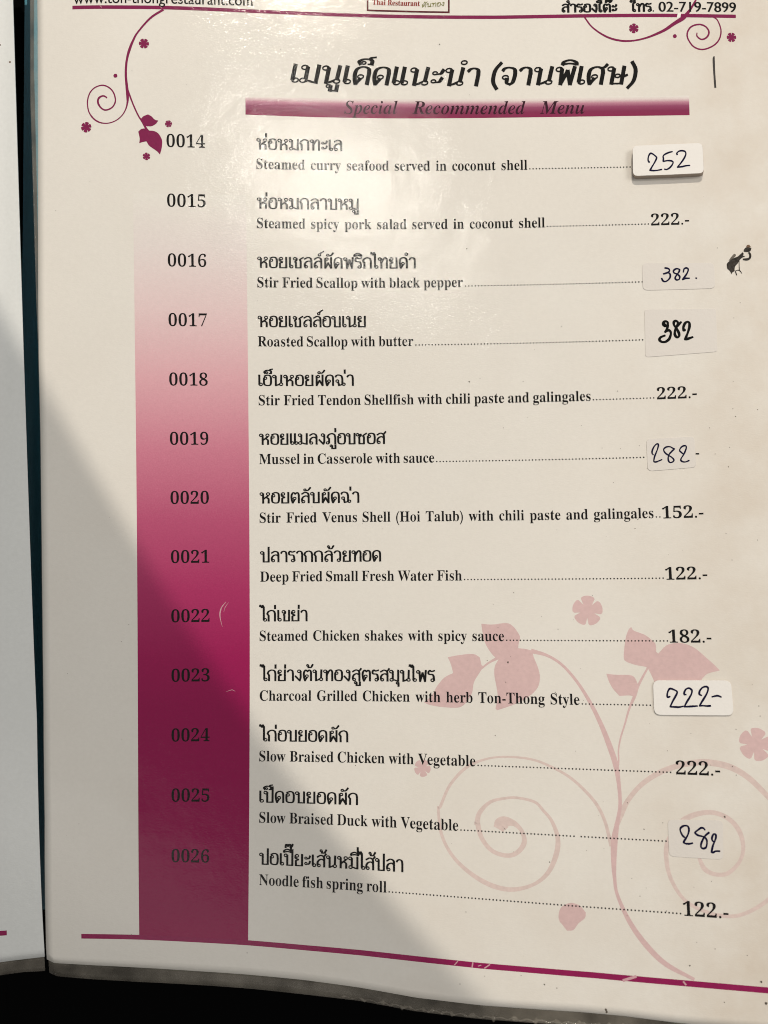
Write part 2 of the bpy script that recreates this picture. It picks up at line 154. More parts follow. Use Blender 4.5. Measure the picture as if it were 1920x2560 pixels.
g8 = N(m_paper, 'ShaderNodeMapRange'); lk(m_paper, sx_.outputs[0], g8.inputs[0]); g8.inputs[1].default_value = -.06; g8.inputs[2].default_value = .10
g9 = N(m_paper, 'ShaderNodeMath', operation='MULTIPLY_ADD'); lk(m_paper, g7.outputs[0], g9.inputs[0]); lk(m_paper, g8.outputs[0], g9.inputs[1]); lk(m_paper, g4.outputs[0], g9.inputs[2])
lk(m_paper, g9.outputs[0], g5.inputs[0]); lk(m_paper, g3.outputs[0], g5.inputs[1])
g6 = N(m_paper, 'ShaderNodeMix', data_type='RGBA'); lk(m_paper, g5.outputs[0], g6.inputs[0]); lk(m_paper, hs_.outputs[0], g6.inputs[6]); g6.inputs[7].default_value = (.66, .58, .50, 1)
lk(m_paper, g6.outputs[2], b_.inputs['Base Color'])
m_paper_left = laminated('laminated_paper_cool', (.78, .80, .81), .03)
m_black = laminated('printed_black', (.004, .0035, .0035), .1)
m_purple = laminated('printed_purple', (.22, .014, .08), .09)
m_crimson = laminated('printed_crimson', (.28, .008, .088), .09)
m_pale = laminated('printed_pale_pink', (.675, .485, .49), .06)
m_paler = laminated('printed_faint_pink', (.70, .57, .545), .08)
m_maroon = laminated('printed_maroon', (.10, .012, .02), .08)
m_red = laminated('printed_red', (.28, .03, .022), .1)
m_olive = laminated('printed_olive', (.22, .22, .07), .1)
m_sub = laminated('printed_dark_plum', (.035, .008, .018), .1)
m_scratch = laminated('scratched_film', (.62, .36, .41), .1)
m_flake = laminated('worn_to_white', (.9, .88, .86), .05)
def gradient(name, axis, stops):
    """ink that was printed as a ramp across the sheet, read from the sheet's own coordinates"""
    m = laminated(name, PAPER, .03)
    b = m.node_tree.nodes['Principled BSDF']
    hs = [n for n in m.node_tree.nodes if n.type == 'HUE_SAT'][0]
    uv = N(m, 'ShaderNodeUVMap'); sx = N(m, 'ShaderNodeSeparateXYZ'); lk(m, uv.outputs[0], sx.inputs[0])
    nz = N(m, 'ShaderNodeTexNoise', Scale=700., Detail=3.)
    lk(m, uv.outputs[0], nz.inputs['Vector'])
    lo, hi = stops[0][0], stops[-1][0]
    r = N(m, 'ShaderNodeMapRange'); lk(m, sx.outputs[axis], r.inputs[0])
    r.inputs[1].default_value = lo/300.; r.inputs[2].default_value = hi/300.
    j = N(m, 'ShaderNodeMath', operation='MULTIPLY_ADD'); lk(m, nz.outputs[0], j.inputs[0]); j.inputs[1].default_value = .06; lk(m, r.outputs[0], j.inputs[2])
    j2 = N(m, 'ShaderNodeMath', operation='SUBTRACT'); lk(m, j.outputs[0], j2.inputs[0]); j2.inputs[1].default_value = .03
    cr = N(m, 'ShaderNodeValToRGB'); lk(m, j2.outputs[0], cr.inputs[0])
    e = cr.color_ramp.elements
    while len(e) < len(stops): e.new(.5)
    for k, (p, c) in enumerate(stops):
        e[k].position = (p-lo)/(hi-lo)
    for k, (p, c) in enumerate(stops): e[k].color = (*c, 1)
    lk(m, cr.outputs[0], hs.inputs['Color'])
    return m
m_band = gradient('printed_pink_ramp', 1, [(58, PAPER), (72, (.80, .73, .725)), (90, (.79, .61, .63)), (110, (.74, .41, .47)), (130, (.62, .215, .31)),
    (150, (.49, .09, .195)), (170, (.41, .034, .135)), (190, (.335, .009, .095)), (205, (.285, .005, .080)), (260, (.265, .005, .076)), (269, (.285, .006, .08))])
m_bar = gradient('printed_banner_ramp', 1, [(28.1, PAPER), (28.9, (.76, .66, .66)), (29.9, (.52, .24, .33)), (31., (.30, .07, .15)), (32.4, (.235, .03, .09)), (34.1, (.26, .022, .085))])
# ------------------------------------------------------------------ mesh helpers
class Sheetwork:
    """flat artwork in sheet millimetres (u, v), laid onto the curved sheet when built"""
    def __init__(self): self.V = []; self.F = []; self.lift = 0.
    def add(self, pts, faces):
        b = len(self.V); self.lift += .0006
        self.V += [(p[0], p[1], self.lift) for p in pts]; self.F += [tuple(b+k for k in f) for f in faces]
    def ribbon(self, pts, width, extend=(0, 0)):
        """pts (u, v) or (u, v, w); width number or f(du, dv)"""
        n = len(pts)
        if n < 2: return
        P = [list(p) for p in pts]; vs = []
        for i in range(n):
            a, b = P[max(i-1, 0)], P[min(i+1, n-1)]
            dx, dy = b[0]-a[0], b[1]-a[1]; l = math.hypot(dx, dy) or 1.; dx /= l; dy /= l
            wd = (P[i][2] if len(P[i]) > 2 else (width(dx, dy) if callable(width) else width))/2
            x, y = P[i][:2]
            if i == 0: x -= dx*extend[0]*wd; y -= dy*extend[0]*wd
            if i == n-1: x += dx*extend[1]*wd; y += dy*extend[1]*wd
            vs += [(x+dy*wd, y-dx*wd), (x-dy*wd, y+dx*wd)]
        self.add(vs, [(2*i, 2*i+1, 2*i+3, 2*i+2) for i in range(n-1)])
    def poly(self, pts):
        t = geometry.tessellate_polygon([[Vector((p[0], p[1], 0)) for p in pts]])
        self.add(pts, t)
    def disc(self, u, v, r, n=12, jit=0.):
        self.add([(u+r*(1+random.uniform(-jit, jit))*math.cos(k*2*math.pi/n), v+r*(1+random.uniform(-jit, jit))*math.sin(k*2*math.pi/n)) for k in range(n)], [tuple(range(n))])
    def build(self, name, m, parent, off=.05, grid=0, kind=None):
        bm = bmesh.new()
        for p in self.V: bm.verts.new(p)
        bm.verts.ensure_lookup_table()
        for f in self.F:
            try: bm.faces.new([bm.verts[k] for k in f])
            except ValueError: pass
        if grid:
            us = [p[0] for p in self.V]; vv = [p[1] for p in self.V]
            for ax, (a, b) in ((0, (min(us), max(us))), (1, (min(vv), max(vv)))):
                k = math.floor(a/grid)+1
                while k*grid < b:
                    co = [0, 0, 0]; co[ax] = k*grid; no = [0, 0, 0]; no[ax] = 1
                    bmesh.ops.bisect_plane(bm, geom=bm.verts[:]+bm.edges[:]+bm.faces[:], plane_co=co, plane_no=no)
                    k += 1
        uvl = bm.loops.layers.uv.new('sheet')
        for f in bm.faces:
            for l in f.loops: l[uvl].uv = (l.vert.co.x/300., l.vert.co.y/300.)
        for v in bm.verts: v.co = sheet(v.co.x, v.co.y, off+v.co.z)
        for f in bm.faces:
            f.normal_update()
            if f.normal.z < 0: f.normal_flip()
        return finish(bm, name, m, parent, kind)
def finish(bm, name, m, parent=None, kind=None, smooth=True):
    me = bpy.data.meshes.new(name); bm.to_mesh(me); bm.free()
    for x in (m if isinstance(m, (list, tuple)) else [m]): me.materials.append(x)
    if smooth:
        for p in me.polygons: p.use_smooth = True
    o = bpy.data.objects.new(name, me); COL.objects.link(o)
    if parent: o.parent = parent
    if kind: o['kind'] = kind
    return o
def tag(o, label=None, cat=None, group=None, kind=None):
    for k, v in (('label', label), ('category', cat), ('group', group), ('kind', kind)):
        if v: o[k] = v
    return o
def empty(name):
    o = bpy.data.objects.new(name, None); COL.objects.link(o); o.empty_display_size = .02; return o
# ------------------------------------------------------------------ lettering
# ---- Thai letters drawn as pen strokes: width, then strokes in hundredths of the letter height
# "x,y" smooth point, "x,y*" corner, "o x,y,r" ring
THAI = {
'ก': (74, "14,0 14,50* 4,68* 12,88 34,100 55,90 61,65* 61,0"),
'ข': (68, "o16,87,11|27,87 26,72 17,58 21,48* 21,0* 56,0* 56,100"),
'ง': (60, "o34,87,11|45,87 45,30 38,0* 6,42"),
'จ': (64, "5,82 12,95 28,100 47,90 53,60 50,15 40,0* 28,10 26,33|o19,42,10"),
'ฉ': (84, "5,82 12,95 28,100 47,90 54,62 54,14|o64,11,10|54,8 30,0* 24,32|o18,42,10"),
'ช': (74, "o14,87,11|25,87 24,72 15,58 20,48* 20,0* 54,0* 54,62 48,74 56,86 74,100"),
'ซ': (78, "o10,87,10|20,87 24,78* 32,92 34,78 22,62 23,48* 23,0* 57,0* 57,62 51,74 59,86 77,100"),
'ด': (74, "61,0 61,65* 56,90 36,100 15,88 9,60 12,25 18,0* 32,30|o32,42,10"),
'ต': (76, "63,0 63,68* 60,88 50,98 37,86* 24,98 13,84 9,60 12,25 18,0* 32,30|o32,42,10"),
'ท': (78, "o13,87,11|24,87 24,0|24,50 38,84 52,100 63,88 65,70* 65,0"),
'น': (80, "o13,87,11|24,87 24,0* 38,6 52,16|o62,12,11|62,23 64,100"),
'บ': (74, "o13,87,11|24,87 24,0* 61,0* 61,100"),
'ป': (74, "o13,87,11|24,87 24,0* 61,0* 61,140"),
'ผ': (74, "o27,86,10|16,88 16,0* 37,48* 59,0* 59,100|16,60 16,90"),
'พ': (82, "o13,87,11|23,87 27,0* 45,78* 63,0* 69,100"),
'ภ': (80, "o10,11,10|21,11 21,50* 8,66* 18,88 40,100 60,90 67,65* 67,0"),
'ม': (78, "o13,87,11|24,87 24,22|o15,11,11|24,6 34,10 48,4 64,0* 64,100"),
'ย': (72, "o20,87,11|9,84 11,66 30,54 14,44 13,32* 13,0* 58,0* 58,100"),
'ร': (58, "o36,11,11|47,11 44,45 36,62 12,66 6,84 16,100 30,92 52,100"),
'ล': (72, "59,0 59,68* 54,90 33,100 8,84|59,54 42,66 22,58 11,38 11,16|o20,11,10"),
'ว': (62, "6,82 14,95 28,100 44,90 49,62 48,14|o38,11,11"),
'ศ': (76, "61,0 61,65* 56,88 36,100 15,88 9,60 12,25 18,0* 32,30|o32,42,10|52,93 64,100 72,114"),
'ษ': (82, "o13,87,11|24,87 24,0* 61,0* 61,100|o42,46,9|51,44 62,40 78,52"),
'ส': (74, "59,0 59,68* 54,90 33,100 8,84|59,54 42,66 22,58 11,38 11,16|o20,11,10|52,93 62,98 72,114"),
'ห': (80, "o13,87,11|24,87 24,0|24,36 40,52 60,70|o60,87,11|44,56 62,42 64,28* 64,0"),
'อ': (70, "o19,70,10|9,70 9,30 14,8 34,0 55,8 60,50 55,90 34,100 10,90"),
'ะ': (52, "o14,70,8|22,64 36,68 44,90|o14,22,8|22,16 36,20 44,42"),
'า': (58, "6,82 14,95 28,100 42,90 46,65* 46,0"),
'เ': (36, "12,100 12,14|o22,11,11"),
'แ': (66, "12,100 12,14|o22,11,11|42,100 42,14|o52,11,11"),
'โ': (40, "12,96 12,14|o22,11,11|12,96 22,108 30,118 14,124 -4,120 -8,134 10,146 34,138"),
'ไ': (40, "18,132 18,14|o28,11,11|18,132* 10,148* 4,130* -8,150* -10,138"),
'ั': (0, "o-40,124,8|-33,118 -16,122 0,146"),
'ิ': (0, "-60,116 -56,132 -34,142 -12,130 -8,116* -34,122 -60,116"),
'ี': (0, "-60,116 -56,132 -34,142 -12,130 -8,116* -34,122 -60,116|-9,116 -9,152"),
'็': (0, "o-40,124,7|-52,116 -58,132 -40,146 -12,140 -10,116* -24,116|-20,142 -14,154 2,158"),
'่': (0, "-12,118 -12,148"),
'้': (0, "o-38,142,7|-32,136 -32,122* -14,124 0,150"),
'๊': (0, "-48,122 -46,146 -36,148 -30,134* -22,150 -12,146 -12,122 -2,134 4,152"),
'์': (0, "o-26,126,9|-20,132 -14,146 4,160"),
'ุ': (0, "o-20,-18,8|-12,-18 -12,-48"),
'ู': (0, "o-44,-18,8|-36,-18 -36,-44* -12,-44* -12,-12"),
'ำ': (58, "o-16,134,10|6,82 14,95 28,100 42,90 46,65* 46,0"),
' ': (40, ""),
'(': (40, "34,128 18,90 14,50 18,10 34,-26"),
')': (40, "6,128 22,90 26,50 22,10 6,-26"),
'.': (22, "8,4 13,4"),
}
UPPER = 'ัิี็'
def spline_parts(pts, n=6):
    """Catmull-Rom through the points, one run per stretch between corners (a third element marks a corner)"""
    segs, cur = [], []
    for q in pts:
        cur.append((q[0], q[1]))
        if len(q) > 2 and len(cur) > 1:
            segs.append(cur); cur = [(q[0], q[1])]
    if len(cur) > 1: segs.append(cur)
    out = []
    for s in segs:
        if len(s) == 2:
            out.append(list(s)); continue
        e = [(2*s[0][0]-s[1][0], 2*s[0][1]-s[1][1])] + s + [(2*s[-1][0]-s[-2][0], 2*s[-1][1]-s[-2][1])]
        pp = []
        for i in range(1, len(e)-2):
            a, b, c, d = e[i-1], e[i], e[i+1], e[i+2]
            for k in range(n):
                t = k/n
                pp.append(tuple(.5*(2*b[j]+(c[j]-a[j])*t+(2*a[j]-5*b[j]+4*c[j]-d[j])*t*t+(3*b[j]-a[j]-3*c[j]+d[j])*t**3) for j in (0, 1)))
        pp.append(s[-1]); out.append(pp)
    return out
def thai_strokes(text):
    """pen strokes of a Thai text: list of (points, closed ring?), and its advance; letter height 1"""
    res, x, prev = [], 0., ''
    last_cons, had_upper = '', False
    for ch in text:
        w, s = THAI[ch]
        dx, dy = x*100, 0.
        if w == 0:
            if last_cons == 'ป' and ch not in 'ุู': dx -= 15
            if ch in '่้๊์' and had_upper: dy += 36
            if ch in UPPER: had_upper = True
        elif ch not in ' ':
            if ch != 'ำ': last_cons, had_upper = ch, False
        for st in s.split('|'):
            if not st: continue
            if st[0] == 'o':
                cx, cy, r = [float(k) for k in st[1:].split(',')]
                res.append(([((cx+dx+r*1.1*math.cos(k*math.pi/6))/100, (cy+dy+r*1.1*math.sin(k*math.pi/6))/100) for k in range(13)], True))
            else:
                q = []
                for a in st.split():
                    c = a.endswith('*'); n = [float(k) for k in a.rstrip('*').split(',')]
                    q.append((n[0]+dx, n[1]+dy) + ((1,) if c else ()))
                res += [([(a/100, b/100) for a, b in run], False) for run in spline_parts(q)]
        x += w/100.
    return res, x

BOLD = 0x1D400; BOLDDIG = 0x1D7CE; ITAL = 0x1D468
def serif(s, base=BOLD):
    r = ''
    for ch in s:
        if 'A' <= ch <= 'Z': r += chr(base+ord(ch)-65)
        elif 'a' <= ch <= 'z': r += chr(base+26+ord(ch)-97)
        elif '0' <= ch <= '9' and base == BOLD: r += chr(BOLDDIG+ord(ch)-48)
        else: r += ch
    return r
_glyphs = {}
def type_mesh(body, thin=0.):
    """outline of a word in the built-in typeface as flat vertices and faces; thin slims the stems only"""
    key = (body, thin)
    if key in _glyphs: return _glyphs[key]
    c = bpy.data.curves.new('type', 'FONT'); c.body = body; c.size = 1.; c.resolution_u = 4
    o = bpy.data.objects.new('type', c); COL.objects.link(o)
    dg = bpy.context.evaluated_depsgraph_get(); dg.update()
    e = o.evaluated_get(dg); me = e.to_mesh()
    bm = bmesh.new(); bm.from_mesh(me); e.to_mesh_clear()
    bpy.data.objects.remove(o); bpy.data.curves.remove(c)
    bmesh.ops.remove_doubles(bm, verts=bm.verts[:], dist=1e-5)
    if thin:
        sh = {}
        for v in bm.verts:
            nx = ny = 0.
            for ed in v.link_edges:
                if len(ed.link_faces) == 1:
                    d = ed.other_vert(v).co-v.co; mid_ = (ed.verts[0].co+ed.verts[1].co)/2
                    nn = Vector((-d.y, d.x, 0)); fc = ed.link_faces[0].calc_center_median()
                    if nn.dot(mid_-fc) < 0: nn.negate()
                    if nn.length > 1e-9: nn.normalize(); nx += nn.x; ny += nn.y
            l = math.hypot(nx, ny)
            if l > 1e-6: sh[v] = nx/l
        for v, a in sh.items(): v.co.x -= a*thin
    bm.verts.index_update()
    V = [(v.co.x, v.co.y) for v in bm.verts]; F = [tuple(v.index for v in f.verts) for f in bm.faces]
    bm.free(); _glyphs[key] = (V, F); return V, F
def bounds(V):
    xs = [p[0] for p in V]; ys = [p[1] for p in V]; return min(xs), max(xs), min(ys), max(ys)
CAP = bounds(type_mesh(serif('H'))[0])[3]
DIG = bounds(type_mesh(serif('1'))[0])[3]
WORDX = 13.86/2.92*CAP/(bounds(type_mesh(serif('Steamed'), .011)[0])[1]-bounds(type_mesh(serif('Steamed'), .011)[0])[0])
print('WORDX', WORDX)
def set_words(sw, words, p0, p1, height, thin, ref=None, ysh=0.):
    """words along the line p0-p1 (mm): letters keep their own width, the gaps are justified"""
    ref = ref or CAP
    sy = height/ref
    L = math.hypot(p1[0]-p0[0], p1[1]-p0[1]); ex = ((p1[0]-p0[0])/L, (p1[1]-p0[1])/L)
    ms = [type_mesh(x, thin) for x in words]; bb = [bounds(m_[0]) for m_ in ms]
    wid = [b[1]-b[0] for b in bb]
    sx = sy*WORDX
    if len(words) == 1: sx = L/wid[0]; gap = 0
    else:
        gap = (L-sx*sum(wid))/(len(words)-1)
        if gap < sy*.24: gap = sy*.24; sx = (L-gap*(len(words)-1))/sum(wid)
        if gap > sy*.62: gap = sy*.62; sx = (L-gap*(len(words)-1))/sum(wid)
    x = 0.
    for (V, F), b, wd in zip(ms, bb, wid):
        q = []
        for a, y in V:
            X = x+(a-b[0])*sx+y*sy*ysh; Y = y*sy
            q.append((p0[0]+ex[0]*X+ex[1]*Y, p0[1]+ex[1]*X-ex[0]*Y))
        sw.add(q, F); sw.lift -= .0004
        x += wd*sx+gap
def set_thai(sw, text, p0, p1, height, wv=.20, wh=.112, shear=0.):
    st, adv = thai_strokes(text)
    xs = [p[0] for pts, r in st for p in pts]; x0, x1 = min(xs), max(xs)
    L = math.hypot(p1[0]-p0[0], p1[1]-p0[1]); ex = ((p1[0]-p0[0])/L, (p1[1]-p0[1])/L)
    sx = L/(x1-x0)
    for pts, ring in st:
        q = []
        for a, y in pts:
            X = (a-x0)*sx+shear*(y-.5)*height; Y = y*height
            q.append((p0[0]+ex[0]*X+ex[1]*Y, p0[1]+ex[1]*X-ex[0]*Y))
        if ring: sw.ribbon(q, wh*.92*height)
        else: sw.ribbon(q, lambda dx, dy: height*(wh+(wv-wh)*abs(dy)**1.5), (.5, .5))
# ------------------------------------------------------------------ the table top
bm = bmesh.new()
bmesh.ops.create_grid(bm, x_segments=1, y_segments=1, size=.9)
m_table = mat('dark_table', (.0012, .0012, .0014), .8, spec=.03)
tag(finish(bm, 'tabletop', m_table), 'black tabletop under the open menu', 'table', kind='structure')
# ------------------------------------------------------------------ the menu book
menu = tag(empty('menu_book'), 'open laminated restaurant menu with a pink band and printed prices', 'menu')
menu.location = (0, 0, 0)
def slab(name, u0, u1, v0, v1, z0, z1, m, bev=1.):
    bm = bmesh.new()
    bmesh.ops.create_cube(bm, size=1)
    for v in bm.verts:
        v.co = Vector((((u0+u1)/2+v.co.x*(u1-u0)+OX)*MM, (-((v0+v1)/2)+v.co.y*(v1-v0)+OY)*MM, ((z0+z1)/2+v.co.z*(z1-z0))*MM))
    bmesh.ops.bevel(bm, geom=bm.edges[:], offset=bev*MM, segments=3, affect='EDGES')
    return finish(bm, name, m, menu)
m_cover = mat('black_leatherette', (.0012, .0013, .0015), .8, spec=.03)
m_spine = mat('teal_leatherette', (.12, .36, .48), .45, .2, .22, .3)
t = N(m_spine, 'ShaderNodeTexCoord'); n_ = N(m_spine, 'ShaderNodeTexNoise', Scale=900., Detail=3.); lk(m_spine, t.outputs['Object'], n_.inputs['Vector'])
b_ = N(m_spine, 'ShaderNodeBump', Strength=.3, Distance=.0003); lk(m_spine, n_.outputs[0], b_.inputs['Height']); lk(m_spine, b_.outputs[0], m_spine.node_tree.nodes['Principled BSDF'].inputs['Normal'])
slab('cover', 15., 226., -30., 266., .2, 2.6, m_cover)
slab('cover', -210., -1., -30., 266., .2, 2.6, m_cover)
slab('spine', -.6, 14.6, -30., 266., .3, 4.6, m_spine, 1.5)
def interp(tab, x, k=0):
    xs = [p[k] for p in tab]; ys = [p[1-k] for p in tab]; return float(np.interp(x, xs, ys))
def sheet_grid(uv, nu, nv, top, bottom):
    """closed sheet of card between two offsets; uv(s, t) gives sheet coordinates"""
    bm = bmesh.new()
    T = [[bm.verts.new(sheet(*uv(i/nu, j/nv), top)) for i in range(nu+1)] for j in range(nv+1)]
    B = [[bm.verts.new(sheet(*uv(i/nu, j/nv), bottom)) for i in range(nu+1)] for j in range(nv+1)]
    for j in range(nv):
        for i in range(nu):
            bm.faces.new((T[j][i], T[j+1][i], T[j+1][i+1], T[j][i+1]))
            bm.faces.new((B[j][i], B[j][i+1], B[j+1][i+1], B[j+1][i]))
    for j in range(nv):
        bm.faces.new((T[j][0], B[j][0], B[j+1][0], T[j+1][0])); bm.faces.new((T[j][nu], T[j+1][nu], B[j+1][nu], B[j][nu]))
    for i in range(nu):
        bm.faces.new((T[0][i], T[0][i+1], B[0][i+1], B[0][i])); bm.faces.new((T[nv][i], B[nv][i], B[nv][i+1], T[nv][i+1]))
    for e in bm.edges:
        if len(e.link_faces) == 2 and e.calc_face_angle(0) > .8: e.smooth = False
    return bm
V0 = -27.
def page_uv(s, t):
    u = 12+s*222
    for _ in range(2):
        vb = interp(EDGE_BOT, u)
        if u < 14.5: vb -= .6*(14.5-u)**2/6.25*1.6
        v = V0+t*(vb-V0)
        ul = interp(EDGE_LEFT, v, 1)
        u = ul+s*(234-ul)
    return u, v
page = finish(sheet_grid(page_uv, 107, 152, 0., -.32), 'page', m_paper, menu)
page['label'] = 'cream right page listing dishes 0014 to 0026'
# clear margin of the laminating film, milky and scuffed
m_film = mat('milky_film', (.52, .47, .40), .3, 1., .07, .5)
nt = m_film.node_tree; pb_ = nt.nodes['Principled BSDF']
tr = N(m_film, 'ShaderNodeBsdfTransparent'); mx = N(m_film, 'ShaderNodeMixShader')
fc_ = film_bump(m_film, 1., False)
fn = N(m_film, 'ShaderNodeTexNoise', Scale=130., Detail=5.); lk(m_film, fc_.outputs['Object'], fn.inputs['Vector'])
fr = N(m_film, 'ShaderNodeMapRange'); lk(m_film, fn.outputs[0], fr.inputs[0]); fr.inputs[1].default_value = .3; fr.inputs[2].default_value = .7; fr.inputs[3].default_value = .07; fr.inputs[4].default_value = .18
lk(m_film, fr.outputs[0], mx.inputs[0]); lk(m_film, tr.outputs[0], mx.inputs[1]); lk(m_film, pb_.outputs[0], mx.inputs[2])
lk(m_film, mx.outputs[0], nt.nodes['Material Output'].inputs[0])
def film_uv(s, t):
    u = 12.3+s*221.7
    a = interp(EDGE_BOT, u)-.8; b = interp(LAM_BOT, u)
    if u < 15: a -= .9; b -= .35*(15-u)**2/2.7
    return u, a+t*(b-a)
def strip(uv, nu, nv, off):
    bm = bmesh.new()
    T = [[bm.verts.new(sheet(*uv(i/nu, j/nv), off)) for i in range(nu+1)] for j in range(nv+1)]
    for j in range(nv):
        for i in range(nu): bm.faces.new((T[j][i], T[j+1][i], T[j+1][i+1], T[j][i+1]))
    return bm
bm = sheet_grid(film_uv, 107, 3, -.10, -.22)
prev = None; k = 0
for k in range(640):
    u = 92+k*.2
    q = film_uv((u-12.3)/221.7, 1.)
    r = .05+.24*max(0., math.sin(u*1.7)*math.sin(u*.61+1)+.25*math.sin(u*5.1))+.03*random.random()
    if u < 112: r *= (u-92)/20
    c = sheet(q[0], q[1]-.25-.5*abs(math.sin(u*.9)), -.08)
    ring = [bm.verts.new(c+Vector((0, math.cos(a)*r*2.6*MM, math.sin(a)*r*1.8*MM))) for a in [j*math.pi/4 for j in range(8)]]
    if prev:
        for j in range(8): bm.faces.new((prev[j], prev[(j+1) % 8], ring[(j+1) % 8], ring[j]))
    prev = ring
finish(bm, 'laminate_margin', m_film, page)
def film_left(s, t):
    v = V0+t*(274-V0)
    wd = 2.6 if v < 30 else max(.45, 2.6-(v-30)*.030)
    ul = interp(EDGE_LEFT, v, 1)
    return ul+.25-wd*(1-s), v
finish(sheet_grid(film_left, 4, 120, -.10, -.2), 'laminate_margin', m_film, page)
# ------------------------------------------------------------------ printed artwork on the right page
def bar_between(top, bot):
    sw = Sheetwork(); vs = []
    u0, u1 = max(top[0][0], bot[0][0]), min(top[-1][0], bot[-1][0]); n = int((u1-u0)/2.5)+1
    for k in range(n+1):
        u = u0+(u1-u0)*k/n; vs += [(u, interp(top, u)), (u, interp(bot, u))]
    sw.add(vs, [(2*i, 2*i+1, 2*i+3, 2*i+2) for i in range(n)]); return sw
def shift(tab, d): return [(u, v+d) for u, v in tab]
band_u0, band_u1 = U_COL['bandL'], U_COL['bandR']
sw = Sheetwork(); n = 90; vb = interp(BOTR, 55)
sw.add([q for k in range(n+1) for q in ((band_u0-.12, 57+(vb-57)*k/n), (band_u1+.02, 57+(vb-57)*k/n))], [(2*i, 2*i+1, 2*i+3, 2*i+2) for i in range(n)])
sw.build('number_band', m_band, page, .02, grid=3)
bar_between(BART, BAR).build('heading_banner', m_bar, page, .02, grid=1.5)
bar_between(shift(TOPR, -.52), shift(TOPR, .52)).build('rule_line', m_purple, page, .03)
bar_between(shift(BOTR, -.68), shift(BOTR, .68)).build('rule_line', m_crimson, page, .03)
def smooth(pts, n=8):
    e = [tuple(2*a-b for a, b in zip(pts[0], pts[1]))]+list(pts)+[tuple(2*a-b for a, b in zip(pts[-1], pts[-2]))]
    out = []
    for i in range(1, len(e)-2):
        a, b, c, d = e[i-1:i+3]
        for k in range(n):
            t = k/n
            out.append(tuple(.5*(2*b[j]+(c[j]-a[j])*t+(2*a[j]-5*b[j]+4*c[j]-d[j])*t*t+(3*b[j]-a[j]-3*c[j]+d[j])*t**3) for j in range(len(b))))
    out.append(tuple(pts[-1])); return out
def round_poly(pts, n=4, sharp=50):
    """closed outline: smooth where it bends gently, pointed where the drawing has a tip"""
    m_ = len(pts); out = []
    def ang(i):
        a, b, c = pts[i-1], pts[i], pts[(i+1) % m_]
        v1 = (b[0]-a[0], b[1]-a[1]); v2 = (c[0]-b[0], c[1]-b[1])
        return abs(math.degrees(math.atan2(v1[0]*v2[1]-v1[1]*v2[0], v1[0]*v2[0]+v1[1]*v2[1])))
    cor = [ang(i) > sharp for i in range(m_)]
    for i in range(m_):
        b, c = pts[i], pts[(i+1) % m_]
        a = pts[i-1] if not cor[i] else (2*b[0]-c[0], 2*b[1]-c[1])
        d = pts[(i+2) % m_] if not cor[(i+1) % m_] else (2*c[0]-b[0], 2*c[1]-b[1])
        for k in range(n):
            t = k/n
            out.append(tuple(.5*(2*b[j]+(c[j]-a[j])*t+(2*a[j]-5*b[j]+4*c[j]-d[j])*t*t+(3*b[j]-a[j]-3*c[j]+d[j])*t**3) for j in (0, 1)))
    return out
def blossom(u, v, r, petals, rot):
    pts = []
    for k in range(petals*12):
        th = k*2*math.pi/(petals*12)
        c = abs(math.cos(petals*th/2))
        rr = r*(.50+.50*min(1., c*2.8)**.5)*(1-.05*(1-c))
        pts.append((u+rr*math.cos(th+rot), v+rr*math.sin(th+rot)))
    return pts
def vine(strokes, leaves, m, off):
    sw = Sheetwork()
    for s in strokes: sw.ribbon(smooth(ST[s]), .2, (.3, .3))
    for l in leaves: sw.poly(round_poly(PL[l]))
    return sw.build('vine_ornament', m, page, off, grid=3)
vine(['vine_tl', 'vine_tl_branch'], ['leaf_tl_small', 'leaf_tl_big'], m_purple, .032)
vine(['vine_tr', 'vine_tr_curl'], [], m_purple, .032)
vine(['curl_right', 'curl_left'], [], m_paler, .010)
vine(['stem_short', 'stem_main', 'stem_thin'], ['leaf_twin', 'leaf_left', 'leaf_right', 'leaf_small'], m_pale, .012)
for u, v, r in FL['dark']:
    sw = Sheetwork(); sw.poly(blossom(u, v, r, 6, random.uniform(0, 1))); sw.build('flower_ornament', m_purple, page, .03, grid=3)
for u, v, r in FL['dots']:
    sw = Sheetwork(); sw.disc(u, v, r, 14, .06); sw.build('flower_ornament', m_purple, page, .03)
for k, (u, v, r) in enumerate(FL['pale']):
    sw = Sheetwork(); sw.poly(blossom(u, v, r, 5, -math.pi/2+.06+.2*k)); sw.build('flower_ornament', m_pale, page, .012, grid=3)
sw = Sheetwork(); sw.poly(round_poly(PL['worn_flower'])); sw.build('flower_ornament', m_pale, page, .012, grid=3)
# header: address, crest, telephone (the top edge of the photo cuts through them)
INK = .052
sw = Sheetwork(); set_words(sw, ['www.ton-thongrestaurant.com'], URL[0], URL[1], 3.1, -.012, bounds(type_mesh('H')[0])[3]); sw.build('web_address', m_black, page, INK)
sw = Sheetwork()
a, b, c, d = LOGO
sw.ribbon([a, b], .5, (0, 1)); sw.ribbon([b, c], .5, (1, 1)); sw.ribbon([c, d], .5, (1, 0)); sw.build('crest_frame', m_maroon, page, INK, grid=3)
sw = Sheetwork(); set_words(sw, [serif('Thai'), serif('Restaurant')], LOGOT[0], LOGOT[1], 1.6, -.014); sw.build('crest_lettering', m_red, page, INK)
sw = Sheetwork(); set_thai(sw, 'ต้นทอง', LOGOTH[0], LOGOTH[1], 1.05, .2, .16, .25); sw.build('crest_lettering', m_olive, page, INK)
sw = Sheetwork(); set_thai(sw, 'สำรองโต๊ะ', HDR[0][0], HDR[0][1], 2.35, .30, .17); sw.build('reservation_notice', m_black, page, INK)
